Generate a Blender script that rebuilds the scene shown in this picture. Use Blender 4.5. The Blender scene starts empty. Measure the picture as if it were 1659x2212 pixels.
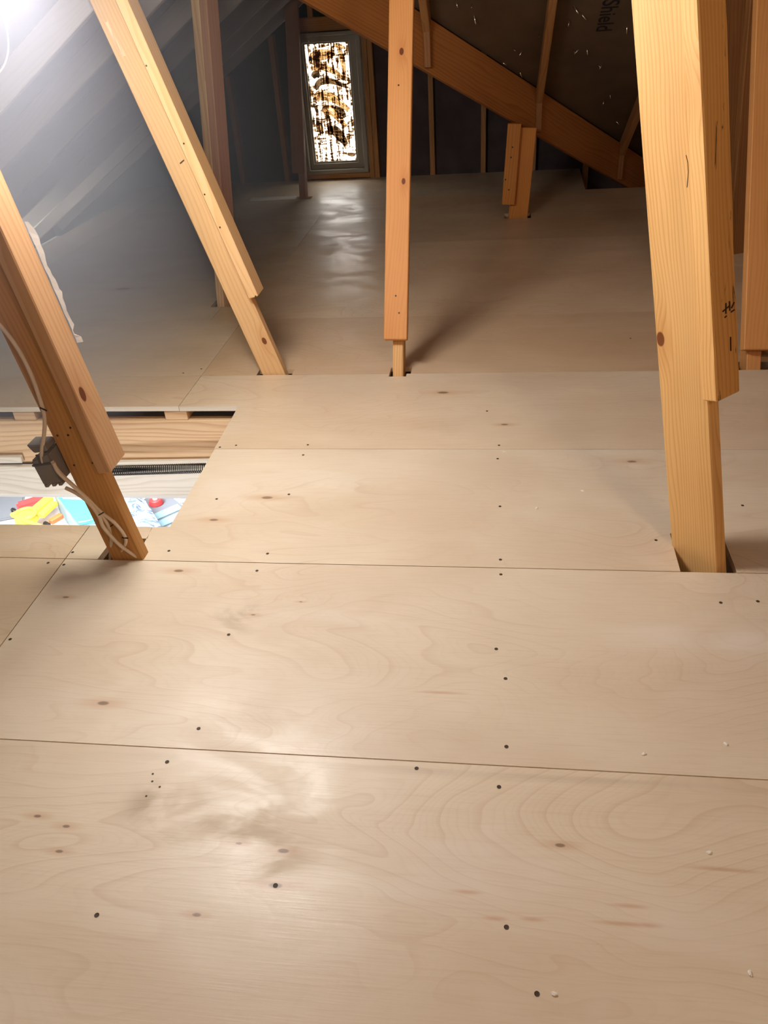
import bpy, bmesh, math, random
from mathutils import Vector, Matrix
random.seed(7)
S = bpy.context.scene
COL = S.collection
PI = math.pi

# ------------------------------------------------------------------ camera
IW, IH, FPX = 1659, 2212, 1697.3
CR = Vector((0.9914373, 0.11479267, -0.06224729))
CU = Vector((-0.01200763, 0.55480751, 0.83189209))
CF = Vector((-0.13003037, 0.8240214, -0.55143525))
CPOS = Vector((0, 0, 1.224))
cd = bpy.data.cameras.new('camera')
cam = bpy.data.objects.new('camera', cd)
COL.objects.link(cam)
cam.matrix_world = Matrix(((CR.x, CU.x, -CF.x, CPOS.x), (CR.y, CU.y, -CF.y, CPOS.y), (CR.z, CU.z, -CF.z, CPOS.z), (0, 0, 0, 1)))
cd.sensor_fit = 'VERTICAL'
cd.sensor_height = 24
cd.lens = FPX / IH * 24
cd.clip_start = 0.02
S.camera = cam

# ------------------------------------------------------------------ world, lights, exposure
W = bpy.data.worlds.new('World')
S.world = W
W.use_nodes = True
bg = W.node_tree.nodes['Background']
bg.inputs[0].default_value = (0.93, 0.97, 1.0, 1)
bg.inputs[1].default_value = 9.0
S.view_settings.view_transform = 'Standard'
S.view_settings.look = 'None'
S.view_settings.gamma = 1
S.view_settings.use_curve_mapping = False
S.view_settings.exposure = 0.42
S.cycles.use_denoising = True
S.cycles.max_bounces = 8
S.cycles.diffuse_bounces = 4
S.cycles.sample_clamp_indirect = 6.0
S.cycles.use_adaptive_sampling = True
S.cycles.adaptive_threshold = 0.025


def light(name, kind, loc, energy, color, size=0.1, aim=None, sy=None):
    d = bpy.data.lights.new(name, kind)
    d.energy = energy
    d.color = color
    if kind == 'AREA':
        d.size = size
        if sy:
            d.shape = 'RECTANGLE'
            d.size_y = sy
    else:
        d.shadow_soft_size = size
    o = bpy.data.objects.new(name, d)
    COL.objects.link(o)
    o.location = loc
    if aim:
        o.rotation_euler = (Vector(aim) - Vector(loc)).to_track_quat('-Z', 'Y').to_euler()
    return o


# a short tube lamp hung beside the left web (four bulbs stand for its length), added fill lights behind the camera, the garage lamp and an added hatch fill
for _x, _y in ((-1.06, 1.98), (-0.93, 1.90), (-0.80, 1.82), (-0.67, 1.74)):
    light('tube_light', 'POINT', (_x, _y, 1.40), 14.0, (1.0, 0.96, 0.90), 0.07)
light('fill_overhead', 'POINT', (-0.55, -0.30, 2.5), 112, (1.0, 0.92, 0.79), 0.15)  # unseen fill added to even out the near floor
light('fill_rear', 'POINT', (1.35, -0.75, 2.3), 42, (1.0, 0.84, 0.64), 0.20)  # unseen fill added to lift the right faces of the posts
light('garage_light', 'AREA', (-3.3, 4.4, -0.55), 210, (1.0, 0.99, 0.98), 1.6, aim=(-3.3, 4.9, -2.5))
light('hatch_fill', 'POINT', (-2.1, 0.3, -1.05), 90, (0.98, 0.98, 1.0), 0.12)  # added to brighten the hatch boards from below

# ------------------------------------------------------------------ helpers


def at(x, y, z=0.0):
    """point of the plane at height z behind a pixel of the photograph"""
    d = CF + CR * ((x - IW / 2) / FPX) - CU * ((y - IH / 2) / FPX)
    t = (z - CPOS.z) / d.z
    return CPOS + d * t


def aty(x, y, Y):
    d = CF + CR * ((x - IW / 2) / FPX) - CU * ((y - IH / 2) / FPX)
    t = (Y - CPOS.y) / d.y
    return CPOS + d * t


def link(name, me, mats=None, parent=None, kind=None, label=None, cat=None, group=None, mw=None):
    o = bpy.data.objects.new(name, me)
    COL.objects.link(o)
    if mats is not None:
        for m in (mats if isinstance(mats, (list, tuple)) else [mats]):
            if m.name not in [x.name for x in me.materials if x]:
                me.materials.append(m)
    if mw is not None:
        o.matrix_world = mw
    if parent is not None:
        o.parent = parent
        o.matrix_parent_inverse = PINV[parent.name]
    if kind:
        o['kind'] = kind
    if label:
        o['label'] = label
    if cat:
        o['category'] = cat
    if group:
        o['group'] = group
    PINV[o.name] = o.matrix_basis.inverted() if parent is None else (PMW[parent.name] @ PINV[parent.name] @ o.matrix_basis).inverted()
    PMW[o.name] = o.matrix_basis.copy() if parent is None else (PMW[parent.name] @ PINV[parent.name] @ o.matrix_basis)
    return o


PINV, PMW = {}, {}


def empty(name, loc, kind=None, label=None, cat=None, group=None):
    o = bpy.data.objects.new(name, None)
    COL.objects.link(o)
    o.empty_display_size = 0.1
    o.location = loc
    PMW[o.name] = Matrix.Translation(Vector(loc))
    PINV[o.name] = PMW[o.name].inverted()
    for k, v in (('kind', kind), ('label', label), ('category', cat), ('group', group)):
        if v:
            o[k] = v
    return o


def mesh(bm, name='m', smooth=False):
    me = bpy.data.meshes.new(name)
    bmesh.ops.recalc_face_normals(bm, faces=bm.faces[:])
    bm.to_mesh(me)
    bm.free()
    if smooth:
        for p in me.polygons:
            p.use_smooth = True
    return me


def bevel(bm, w, seg=1):
    bmesh.ops.bevel(bm, geom=bm.edges[:], offset=w, segments=seg, affect='EDGES', clamp_overlap=True)


def bm_box(bm, lo, hi):
    vs = [bm.verts.new((x, y, z)) for x in (lo[0], hi[0]) for y in (lo[1], hi[1]) for z in (lo[2], hi[2])]
    for f in ((0, 1, 3, 2), (4, 6, 7, 5), (0, 4, 5, 1), (2, 3, 7, 6), (0, 2, 6, 4), (1, 5, 7, 3)):
        bm.faces.new([vs[i] for i in f])


def box(name, lo, hi, mat, parent=None, bev=0.0, **k):
    bm = bmesh.new()
    bm_box(bm, lo, hi)
    if bev:
        bevel(bm, bev)
    return link(name, mesh(bm, name), mat, parent, **k)


def prism(name, pts, z0, z1, mat, parent=None, bev=0.0, **k):
    """polygon (x, y) extruded from z0 to z1, in world coordinates"""
    bm = bmesh.new()
    a = [bm.verts.new((p[0], p[1], z1)) for p in pts]
    b = [bm.verts.new((p[0], p[1], z0)) for p in pts]
    bm.faces.new(a)
    bm.faces.new(b[::-1])
    n = len(pts)
    for i in range(n):
        bm.faces.new((a[i], b[i], b[(i + 1) % n], a[(i + 1) % n]))
    if bev:
        bevel(bm, bev)
    return link(name, mesh(bm, name), mat, parent, **k)


def lumber(name, A, B, wdir, w, t, mat, parent=None, bev=0.003, wobble=0.0, ends=(0, 0), **k):
    """a board from A to B; its wide faces lie along wdir, w wide and t thick; grain along local X"""
    A, B = Vector(A), Vector(B)
    ax = (B - A)
    L = ax.length
    ax.normalize()
    wd = Vector(wdir)
    wd = (wd - ax * wd.dot(ax)).normalized()
    td = ax.cross(wd)
    bm = bmesh.new()
    n = 1 if not wobble else 14
    rings = []
    for i in range(n + 1):
        x = L * i / n
        sk = ends[0] if i == 0 else (ends[1] if i == n else 0)
        rings.append([bm.verts.new((x + sk * sy, sy * w / 2 + (random.uniform(-wobble, wobble) if (sy > 0 and 0 < i < n) else 0), sz * t / 2))
                      for sy, sz in ((-1, -1), (1, -1), (1, 1), (-1, 1))])
    for i in range(n):
        for j in range(4):
            bm.faces.new((rings[i][j], rings[i][(j + 1) % 4], rings[i + 1][(j + 1) % 4], rings[i + 1][j]))
    bm.faces.new(rings[0][::-1])
    bm.faces.new(rings[-1])
    if bev:
        bevel(bm, bev)
    M = Matrix(((ax.x, wd.x, td.x, A.x), (ax.y, wd.y, td.y, A.y), (ax.z, wd.z, td.z, A.z), (0, 0, 0, 1)))
    return link(name, mesh(bm, name), mat, parent, mw=M, **k)


def tube_bm(bm, pts, r, seg=8, flat=1.0, cap=True):
    pts = [Vector(p) for p in pts]
    prev = None
    rings = []
    for i, p in enumerate(pts):
        d = (pts[min(i + 1, len(pts) - 1)] - pts[max(i - 1, 0)]).normalized()
        if prev is None:
            u = d.orthogonal().normalized()
        else:
            u = (prev - d * prev.dot(d)).normalized()
        prev = u
        v = d.cross(u)
        rr = r[i] if isinstance(r, (list, tuple)) else r
        rings.append([bm.verts.new(p + u * (rr * math.cos(2 * PI * k / seg)) + v * (rr * flat * math.sin(2 * PI * k / seg))) for k in range(seg)])
    for i in range(len(rings) - 1):
        for k in range(seg):
            bm.faces.new((rings[i][k], rings[i][(k + 1) % seg], rings[i + 1][(k + 1) % seg], rings[i + 1][k]))
    if cap:
        bm.faces.new(rings[0][::-1])
        bm.faces.new(rings[-1])


def smoothline(pts, n=6):
    pts = [Vector(p) for p in pts]
    out = []
    for i in range(len(pts) - 1):
        p0 = pts[max(i - 1, 0)]
        p1, p2 = pts[i], pts[i + 1]
        p3 = pts[min(i + 2, len(pts) - 1)]
        for j in range(n):
            t = j / n
            out.append(0.5 * ((2 * p1) + (p2 - p0) * t + (2 * p0 - 5 * p1 + 4 * p2 - p3) * t * t + (-p0 + 3 * p1 - 3 * p2 + p3) * t ** 3))
    out.append(pts[-1])
    return out


def tube(name, pts, r, mat, parent=None, seg=8, flat=1.0, sm=6, **k):
    bm = bmesh.new()
    tube_bm(bm, smoothline(pts, sm) if sm else pts, r, seg, flat)
    return link(name, mesh(bm, name, True), mat, parent, **k)


# ------------------------------------------------------------------ materials
class NT:
    def __init__(s, name):
        s.m = bpy.data.materials.new(name)
        s.m.use_nodes = True
        s.t = s.m.node_tree
        s.b = s.t.nodes['Principled BSDF']
        s.out = s.t.nodes['Material Output']

    def n(s, typ, **k):
        nd = s.t.nodes.new(typ)
        for a, v in k.items():
            if a == 'ins':
                for i, x in v.items():
                    s.set(nd.inputs[i], x)
            else:
                setattr(nd, a, v)
        return nd

    def set(s, sock, x):
        if hasattr(x, 'is_output'):
            s.t.links.new(x, sock)
        elif isinstance(x, (tuple, list)) and len(x) == 3 and sock.type == 'RGBA':
            sock.default_value = (*x, 1)
        else:
            sock.default_value = x

    def math(s, op, a, b=0.0, clamp=False):
        nd = s.n('ShaderNodeMath', operation=op, use_clamp=clamp)
        s.set(nd.inputs[0], a)
        s.set(nd.inputs[1], b)
        return nd.outputs[0]

    def noise(s, vec, scale, detail=3, rough=0.5, dist=0.0):
        nd = s.n('ShaderNodeTexNoise', ins={'Vector': vec, 'Scale': scale, 'Detail': detail, 'Roughness': rough, 'Distortion': dist})
        return nd.outputs['Fac']

    def mapping(s, vec, scale=(1, 1, 1), loc=(0, 0, 0)):
        nd = s.n('ShaderNodeMapping', ins={'Vector': vec, 'Scale': scale, 'Location': loc})
        return nd.outputs[0]

    def mix(s, fac, a, b, typ='MIX'):
        nd = s.n('ShaderNodeMix', data_type='RGBA', blend_type=typ)
        s.set(nd.inputs[0], fac)
        s.set(nd.inputs[6], a)
        s.set(nd.inputs[7], b)
        return nd.outputs[2]

    def ramp(s, fac, stops):
        nd = s.n('ShaderNodeValToRGB')
        e = nd.color_ramp.elements
        while len(e) < len(stops):
            e.new(0.5)
        for q, (p, c) in zip(e, stops):
            q.position = p
            q.color = (*c, 1) if isinstance(c, tuple) else (c, c, c, 1)
        s.set(nd.inputs[0], fac)
        return nd.outputs[0]

    def sstep(s, x, lo, hi):
        nd = s.n('ShaderNodeMapRange', interpolation_type='SMOOTHSTEP', ins={'Value': x, 'From Min': lo, 'From Max': hi})
        return nd.outputs[0]

    def obj(s):
        return s.n('ShaderNodeTexCoord').outputs['Object']

    def spot(s, vec, c, scale, r0, r1):
        """1 inside a soft ellipse about c, 0 outside"""
        d = s.n('ShaderNodeVectorMath', operation='SUBTRACT', ins={0: vec, 1: c}).outputs[0]
        d = s.n('ShaderNodeVectorMath', operation='MULTIPLY', ins={0: d, 1: scale}).outputs[0]
        l = s.n('ShaderNodeVectorMath', operation='LENGTH', ins={0: d}).outputs['Value']
        return s.sstep(l, r1, r0)


def plain(name, col, rough=0.6, metal=0.0, spec=0.4, var=0.0, vs=12, bump=0.0):
    t = NT(name)
    t.b.inputs['Roughness'].default_value = rough
    t.b.inputs['Metallic'].default_value = metal
    t.b.inputs['Specular IOR Level'].default_value = spec
    if var or bump:
        nz = t.noise(t.obj(), vs, 4)
        c = t.mix(t.sstep(nz, 0.3, 0.7), tuple(x * (1 - var) for x in col), tuple(min(1, x * (1 + var)) for x in col))
        t.set(t.b.inputs['Base Color'], c)
        if bump:
            bp = t.n('ShaderNodeBump', ins={'Height': nz, 'Strength': bump, 'Distance': 0.01})
            t.set(t.b.inputs['Normal'], bp.outputs[0])
    else:
        t.b.inputs['Base Color'].default_value = (*col, 1)
    return t.m


def pine(name, light_c, dark_c, rings=42, spots=(), rough=0.62, marks=0.0, warp=0.35, contrast=1.0):
    """softwood: growth rings running along local X, fine fibre, optional knots (x, y, z, radius)"""
    t = NT(name)
    o = t.obj()
    rnd = t.n('ShaderNodeObjectInfo').outputs['Random']
    off = t.n('ShaderNodeCombineXYZ', ins={0: t.math('MULTIPLY', rnd, 37.0), 1: 0.0, 2: t.math('MULTIPLY', rnd, 11.0)}).outputs[0]
    p = t.n('ShaderNodeVectorMath', operation='ADD', ins={0: o, 1: off}).outputs[0]
    low = t.noise(t.mapping(p, (1.3, 7, 7)), 1.0, 2, 0.45)
    sp = t.n('ShaderNodeSeparateXYZ', ins={0: o})
    base = t.math('ADD', t.math('MULTIPLY', sp.outputs[1], 1.0), t.math('MULTIPLY', sp.outputs[2], 0.7))
    knot = None
    push = None
    for (kx, ky, kz, kr) in spots:
        k = t.spot(o, (kx, ky, kz), (0.62, 1, 1), kr * 0.75, kr)
        w = t.spot(o, (kx, ky, kz), (0.32, 1, 1), 0.0, kr * 3.2)
        knot = k if knot is None else t.math('MAXIMUM', knot, k)
        push = w if push is None else t.math('MAXIMUM', push, w)
    ph = t.math('ADD', base, t.math('MULTIPLY', low, warp * 0.3))
    if push is not None:
        ph = t.math('ADD', ph, t.math('MULTIPLY', push, 0.02))
    saw = t.math('FRACT', t.math('MULTIPLY', ph, rings * 3.0), 0)
    ring = t.sstep(saw, 0.35, 1.0)
    ring = t.math('MULTIPLY', ring, t.sstep(saw, 1.0, 0.93))
    fib = t.noise(t.mapping(p, (5, 190, 190)), 1.0, 3, 0.6)
    blot = t.noise(t.mapping(p, (2.0, 9, 9)), 1.0, 3, 0.5)
    f = t.math('ADD', t.math('MULTIPLY', ring, 0.55 * contrast), t.math('MULTIPLY', t.math('SUBTRACT', fib, 0.5), 0.5 * contrast))
    f = t.math('ADD', f, t.math('MULTIPLY', t.math('SUBTRACT', blot, 0.45), 1.1), True)
    c = t.mix(f, light_c, dark_c)
    tone = t.math('ADD', 0.93, t.math('MULTIPLY', rnd, 0.12))
    c = t.mix(1.0, c, t.n('ShaderNodeCombineColor', ins={0: tone, 1: tone, 2: tone}).outputs[0], 'MULTIPLY')
    if push is not None:
        c = t.mix(t.math('MULTIPLY', push, 0.35), c, (dark_c[0] * 0.8, dark_c[1] * 0.6, dark_c[2] * 0.45))
        c = t.mix(knot, c, (dark_c[0] * 0.30, dark_c[1] * 0.18, dark_c[2] * 0.13))
    if marks:
        mk = t.noise(t.mapping(p, (9, 45, 45)), 1.0, 5, 0.62, 0.6)
        c = t.mix(t.math('MULTIPLY', t.sstep(mk, 0.60, 0.68), marks), c, (0.045, 0.018, 0.008))
    t.set(t.b.inputs['Base Color'], c)
    t.b.inputs['Roughness'].default_value = rough
    t.b.inputs['Specular IOR Level'].default_value = 0.3
    bp = t.n('ShaderNodeBump', ins={'Height': fib, 'Strength': 0.12, 'Distance': 0.002})
    t.set(t.b.inputs['Normal'], bp.outputs[0])
    return t.m


def plywood(name, light_c, mid_c, line_c):
    """birch face veneer: faint grain along X, cathedral contours, soft blotches, knots and scuffs at their places"""
    t = NT(name)
    o = t.obj()
    info = t.n('ShaderNodeObjectInfo')
    rnd = info.outputs['Random']
    off = t.n('ShaderNodeCombineXYZ', ins={0: t.math('MULTIPLY', rnd, 23.0), 1: t.math('MULTIPLY', rnd, 51.0), 2: t.math('MULTIPLY', rnd, 9.0)}).outputs[0]
    p = t.n('ShaderNodeVectorMath', operation='ADD', ins={0: o, 1: off}).outputs[0]
    # contours of a slow height field = flat-sawn figure
    h = t.noise(t.mapping(p, (1.25, 3.4, 1)), 1.0, 2.5, 0.42, 0.35)
    sep = t.n('ShaderNodeSeparateXYZ', ins={0: p})
    hh = t.math('ADD', t.math('MULTIPLY', h, 20.0), t.math('MULTIPLY', sep.outputs[1], 14.0))
    saw = t.math('FRACT', hh, 0)
    line = t.math('MULTIPLY', t.sstep(saw, 0.72, 0.95), t.sstep(saw, 1.0, 0.95))
    saw2 = t.math('FRACT', t.math('MULTIPLY', hh, 4.0), 0)
    line2 = t.math('MULTIPLY', t.sstep(saw2, 0.5, 0.9), t.sstep(saw2, 1.0, 0.9))
    mask = t.sstep(t.noise(t.mapping(p, (0.9, 1.8, 1), (3, 7, 1)), 1.0, 2), 0.40, 0.62)
    fib = t.noise(t.mapping(p, (9, 260, 1)), 1.0, 3, 0.6)
    blot = t.noise(t.mapping(p, (1.6, 3.2, 1), (11, 2, 5)), 1.0, 4, 0.55, 0.4)
    c = t.mix(t.sstep(blot, 0.30, 0.70), mid_c, light_c)
    c = t.mix(t.math('MULTIPLY', t.math('MULTIPLY', line, mask), 0.22), c, line_c)
    c = t.mix(t.math('MULTIPLY', t.math('MULTIPLY', line2, mask), 0.085), c, line_c)
    c = t.mix(t.math('MULTIPLY', t.sstep(fib, 0.45, 0.75), 0.16), c, line_c)
    # pale drywall dust
    du = t.noise(t.mapping(o, (1.4, 4.0, 1), (1.3, 0.2, 0)), 1.0, 4, 0.55, 0.6)
    dust = t.math('MULTIPLY', t.sstep(du, 0.55, 0.70), 0.32)
    for (px, py, r) in ((1430, 1370, 0.16), (1600, 1390, 0.14), (1385, 1215, 0.09)):
        w = at(px, py)
        dust = t.math('MAXIMUM', dust, t.math('MULTIPLY', t.spot(o, (w.x, w.y, 0), (1, 1.5, 0), 0, r), t.math('MULTIPLY', t.sstep(du, 0.38, 0.6), 0.55)))
    c = t.mix(dust, c, (0.80, 0.72, 0.62))
    # knots with a rusty halo (photo positions)
    kn = None
    ha = None
    for (px, py, r) in ((386, 1233, 0.009), (223, 1519, 0.009), (547, 1328, 0.004), (81, 1763, 0.005), (143, 1785, 0.005), (128, 1839, 0.005),
                        (516, 1822, 0.004), (425, 1976, 0.005), (142, 1290, 0.006), (462, 1123, 0.009), (957, 848, 0.014), (595, 1913, 0.008), (650, 1300, 0.003), (1365, 997, 0.01),
                        (265, 624, 0.03), (1090, 917, 0.008), (1210, 1826, 0.006), (577, 1075, 0.012), (612, 1838, 0.007)):
        w = at(px, py)
        k = t.spot(o, (w.x, w.y, 0), (0.55, 1.3, 0), r * 0.5, r)
        g = t.spot(o, (w.x, w.y, 0), (0.35, 1.3, 0), 0.0, r * 3.2)
        kn = k if kn is None else t.math('MAXIMUM', kn, k)
        ha = g if ha is None else t.math('MAXIMUM', ha, g)
    c = t.mix(t.math('MULTIPLY', ha, 0.42), c, (0.50, 0.24, 0.09))
    c = t.mix(t.math('MULTIPLY', kn, 0.65), c, (0.085, 0.04, 0.018))
    # thin reddish mineral streaks
    st = None
    for (px, py, L) in ((1070, 1984, 0.02), (1150, 1986, 0.02), (1010, 1927, 0.025), (1350, 1996, 0.05), (1560, 1878, 0.06), (1360, 1957, 0.03), (950, 1496, 0.05), (1400, 1999, 0.02)):
        w = at(px, py)
        k = t.spot(o, (w.x, w.y, 0), (0.004 / L, 1, 0), 0.0, 0.006)
        st = k if st is None else t.math('MAXIMUM', st, k)
    c = t.mix(t.math('MULTIPLY', st, 0.55), c, (0.50, 0.25, 0.12))
    # grey scuffs
    sc = t.noise(t.mapping(o, (3.2, 4.5, 1), (4, 1, 0)), 1.0, 5, 0.6, 0.8)
    zone = None
    for (px, py, r) in ((450, 1890, 0.22), (520, 1330, 0.10), (430, 1480, 0.12), (330, 1740, 0.08), (560, 2050, 0.16), (60, 1640, 0.05)):
        w = at(px, py)
        k = t.spot(o, (w.x, w.y, 0), (1, 1, 0), 0.0, r)
        zone = k if zone is None else t.math('MAXIMUM', zone, k)
    scuff = t.math('MULTIPLY', t.sstep(sc, 0.50, 0.60), zone)
    c = t.mix(t.math('MULTIPLY', scuff, 0.55), c, (0.36, 0.29, 0.21))
    # rubbed line along the front seam
    so = t.n('ShaderNodeSeparateXYZ', ins={0: o})
    rub = t.math('MULTIPLY', t.sstep(so.outputs[1], 0.938, 0.956), t.sstep(so.outputs[1], 0.966, 0.957))
    rub = t.math('MULTIPLY', rub, t.sstep(t.noise(t.mapping(o, (2.0, 9, 1), (5, 0, 0)), 1.0, 4), 0.36, 0.62))
    c = t.mix(t.math('MULTIPLY', rub, 0.30), c, (0.33, 0.25, 0.17))
    # each sheet has a tone of its own
    c = t.mix(1.0, c, info.outputs['Color'], 'MULTIPLY')
    t.set(t.b.inputs['Base Color'], c)
    ro = t.math('ADD', 0.29, t.math('MULTIPLY', t.sstep(sc, 0.35, 0.65), 0.20))
    ro = t.math('ADD', ro, t.math('MULTIPLY', scuff, 0.35))
    ro = t.math('ADD', ro, t.math('MULTIPLY', fib, 0.06))
    t.set(t.b.inputs['Roughness'], ro)
    t.b.inputs['Specular IOR Level'].default_value = 0.58
    big = t.noise(t.mapping(p, (2.2, 3.5, 1)), 1.0, 3, 0.5)
    hgt = t.math('ADD', t.math('MULTIPLY', fib, 0.05), t.math('MULTIPLY', big, 1.0))
    bp = t.n('ShaderNodeBump', ins={'Height': hgt, 'Strength': 0.22, 'Distance': 0.012})
    t.set(t.b.inputs['Normal'], bp.outputs[0])
    return t.m


M_ply = plywood('birch_plywood', (0.73, 0.62, 0.465), (0.66, 0.535, 0.385), (0.48, 0.30, 0.17))
M_plyedge = pine('plywood_edge', (0.86, 0.79, 0.68), (0.70, 0.60, 0.46), 10)
LC, DC = (0.70, 0.41, 0.17), (0.50, 0.235, 0.075)
M_pine = pine('pine_lumber', LC, DC, 30)
M_pinedark = pine('aged_lumber', (0.46, 0.23, 0.085), (0.30, 0.125, 0.04), 24)
M_pineroof = pine('rafter_lumber', (0.40, 0.37, 0.40), (0.33, 0.30, 0.32), 24, contrast=0.7)
M_pinepale = pine('pale_lumber', (0.78, 0.55, 0.33), (0.56, 0.30, 0.14), 20, contrast=1.25)
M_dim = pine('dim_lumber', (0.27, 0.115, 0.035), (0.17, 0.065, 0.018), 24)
M_board = pine('whitewood', (0.84, 0.78, 0.68), (0.60, 0.52, 0.42), 16, warp=0.6)
M_foil = plain('foil_sheathing', (0.34, 0.35, 0.43), 0.55, 0.2, 0.5, 0.10, 3)  # foil with a bluish light tint put into its colour
M_foilbrown = plain('foil_brown_reflection', (0.115, 0.075, 0.045), 0.55, 0.0, 0.45, 0.14, 4)  # same foil, brown of the reflected wood put into its colour
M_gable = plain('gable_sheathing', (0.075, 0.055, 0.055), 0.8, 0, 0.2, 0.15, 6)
M_gablegreen = plain('gable_glare_tint', (0.055, 0.085, 0.08), 0.8, 0, 0.2, 0.12, 6)  # gable sheathing with the greenish glare put into its colour
M_drywall = plain('white_drywall', (0.80, 0.79, 0.77), 0.8, 0, 0.2, 0.03, 3)
M_concrete = plain('garage_concrete', (0.62, 0.61, 0.62), 0.7, 0, 0.3, 0.14, 3)
M_ground = plain('outdoor_paving', (0.62, 0.60, 0.56), 0.9, 0, 0.2, 0.2, 1.5)
M_vinyl = plain('window_vinyl', (0.30, 0.27, 0.22), 0.45, 0, 0.3, 0.04, 6)
M_steel = plain('bright_steel', (0.85, 0.84, 0.82), 0.22, 1.0)
M_black = plain('black_steel', (0.012, 0.012, 0.013), 0.35, 0.3)
M_screw = plain('screw_hole', (0.055, 0.03, 0.014), 0.6)
M_box = plain('grey_plastic', (0.20, 0.175, 0.15), 0.5, 0, 0.5, 0.08, 20)
M_cable = plain('cable_jacket', (0.70, 0.56, 0.42), 0.4, 0, 0.5, 0.05, 20)
M_white = plain('white_plastic', (0.85, 0.85, 0.84), 0.4)
M_paper = plain('white_paper', (0.86, 0.83, 0.80), 0.8, 0, 0.2, 0.05, 40)
M_crumb = plain('white_gypsum', (0.80, 0.74, 0.64), 0.9)
M_ink = plain('dark_ink', (0.012, 0.011, 0.016), 0.6)
M_pencil = plain('pencil_stroke', (0.05, 0.022, 0.01), 0.8)
M_cyan = plain('turquoise_plastic', (0.06, 0.62, 0.62), 0.4, 0, 0.5, 0.03, 5)
M_yellow = plain('yellow_plastic', (0.85, 0.58, 0.06), 0.4)
M_orange = plain('orange_plastic', (0.80, 0.13, 0.04), 0.45)
M_red = plain('red_plastic', (0.70, 0.06, 0.06), 0.45)
M_grey = plain('light_grey_plastic', (0.17, 0.185, 0.215), 0.45)
M_paleblue = plain('pale_blue_plastic', (0.24, 0.38, 0.43), 0.45)
M_blue = plain('blue_plastic', (0.05, 0.22, 0.55), 0.4)


def bag_mat():
    t = NT('crinkled_film')
    nz = t.noise(t.mapping(t.obj(), (4, 30, 30)), 1.0, 4, 0.6, 1.0)
    t.set(t.b.inputs['Base Color'], t.ramp(nz, [(0.36, (0.10, 0.17, 0.34)), (0.47, (0.34, 0.42, 0.50)), (0.60, (0.66, 0.72, 0.77))]))
    t.b.inputs['Roughness'].default_value = 0.2
    return t.m


M_film = bag_mat()


def pane_mat():
    """clear glass with a streaked brown coating: real see-through film on the pane"""
    t = NT('streaked_glass')
    o = t.obj()
    v = t.noise(t.mapping(o, (60, 1, 5)), 1.0, 4, 0.6, 0.6)
    h = t.noise(t.mapping(o, (9, 1, 26), (2, 0, 3)), 1.0, 4, 0.65, 1.6)
    sep = t.n('ShaderNodeSeparateXYZ', ins={0: o})
    lower = t.sstep(sep.outputs[2], 0.75, 0.25)
    f = t.math('ADD', t.math('MULTIPLY', v, 0.55), t.math('MULTIPLY', h, 0.45))
    f = t.math('ADD', f, t.math('MULTIPLY', lower, 0.02))
    c = t.ramp(f, [(0.38, (0.02, 0.012, 0.012)), (0.445, (0.10, 0.055, 0.024)), (0.485, (0.22, 0.14, 0.065)), (0.53, (0.85, 0.80, 0.72)), (0.57, (1, 1, 1))])
    tr = t.n('ShaderNodeBsdfTransparent', ins={0: c})
    gl = t.n('ShaderNodeBsdfGlossy', ins={0: (1, 1, 1, 1), 'Roughness': 0.1})
    mx = t.n('ShaderNodeMixShader', ins={0: 0.04, 1: tr.outputs[0], 2: gl.outputs[0]})
    t.t.links.new(mx.outputs[0], t.out.inputs[0])
    return t.m


def smear_mat(name, dark):
    t = NT(name)
    uv = t.n('ShaderNodeTexCoord').outputs['UV']
    nz = t.noise(t.mapping(uv, (1.2, 16, 1)), 1.0, 4, 0.65)
    k = 0.25 if dark else 1.0
    c = t.ramp(nz, [(0.34, (0.05 * k, 0.022 * k, 0.012 * k)), (0.46, (0.13 * k, 0.065 * k, 0.025 * k)), (0.57, (0.28 * k, 0.16 * k, 0.06 * k)), (0.68, (0.95 * k, 0.75 * k, 0.5 * k))])
    tr = t.n('ShaderNodeBsdfTransparent', ins={0: c})
    t.t.links.new(tr.outputs[0], t.out.inputs[0])
    return t.m


M_pane = pane_mat()
M_smear = smear_mat('amber_smear', False)
M_smeard = smear_mat('dark_smear', True)

# ------------------------------------------------------------------ floor: plywood sheets in rows of 0.61 m
TH = 0.019
G = 0.0013
floor = empty('floor', (0, 3, 0), kind='structure')
ROW = [-0.75, 0.977, 1.583, 2.193, 2.785, 3.415, 4.03, 4.64, 5.25, 5.86, 6.60]
XL, XJ, XR = -2.84, -1.13, 1.31


def sheet(pts, tone=(1, 1, 1)):
    cx = sum(p[0] for p in pts) / len(pts)
    cy = sum(p[1] for p in pts) / len(pts)
    o = prism('plywood_sheet', pts, -TH, 0.0, [M_ply, M_plyedge], floor)
    for p in o.data.polygons:
        if abs(p.normal.z) < 0.5 and 2.3 < cy < 2.8:
            p.material_index = 1
    o.color = (*tone, 1)
    SHEETS.append((o, pts))
    return o


SHEETS = []


def rect(x0, x1, y0, y1):
    return [(x0 + G, y0 + G), (x1 - G, y0 + G), (x1 - G, y1 - G), (x0 + G, y1 - G)]


sheet(rect(XJ, XR, ROW[0], ROW[1]), (1.0, 0.985, 0.96))
sheet(rect(XL, XJ, ROW[0], ROW[1]), (0.98, 0.95, 0.92))
sheet(rect(XJ, XR, ROW[1], ROW[2]), (1.0, 0.99, 0.98))
sheet(rect(XL, XJ, ROW[1], ROW[2]), (0.93, 0.87, 0.80))
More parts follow.
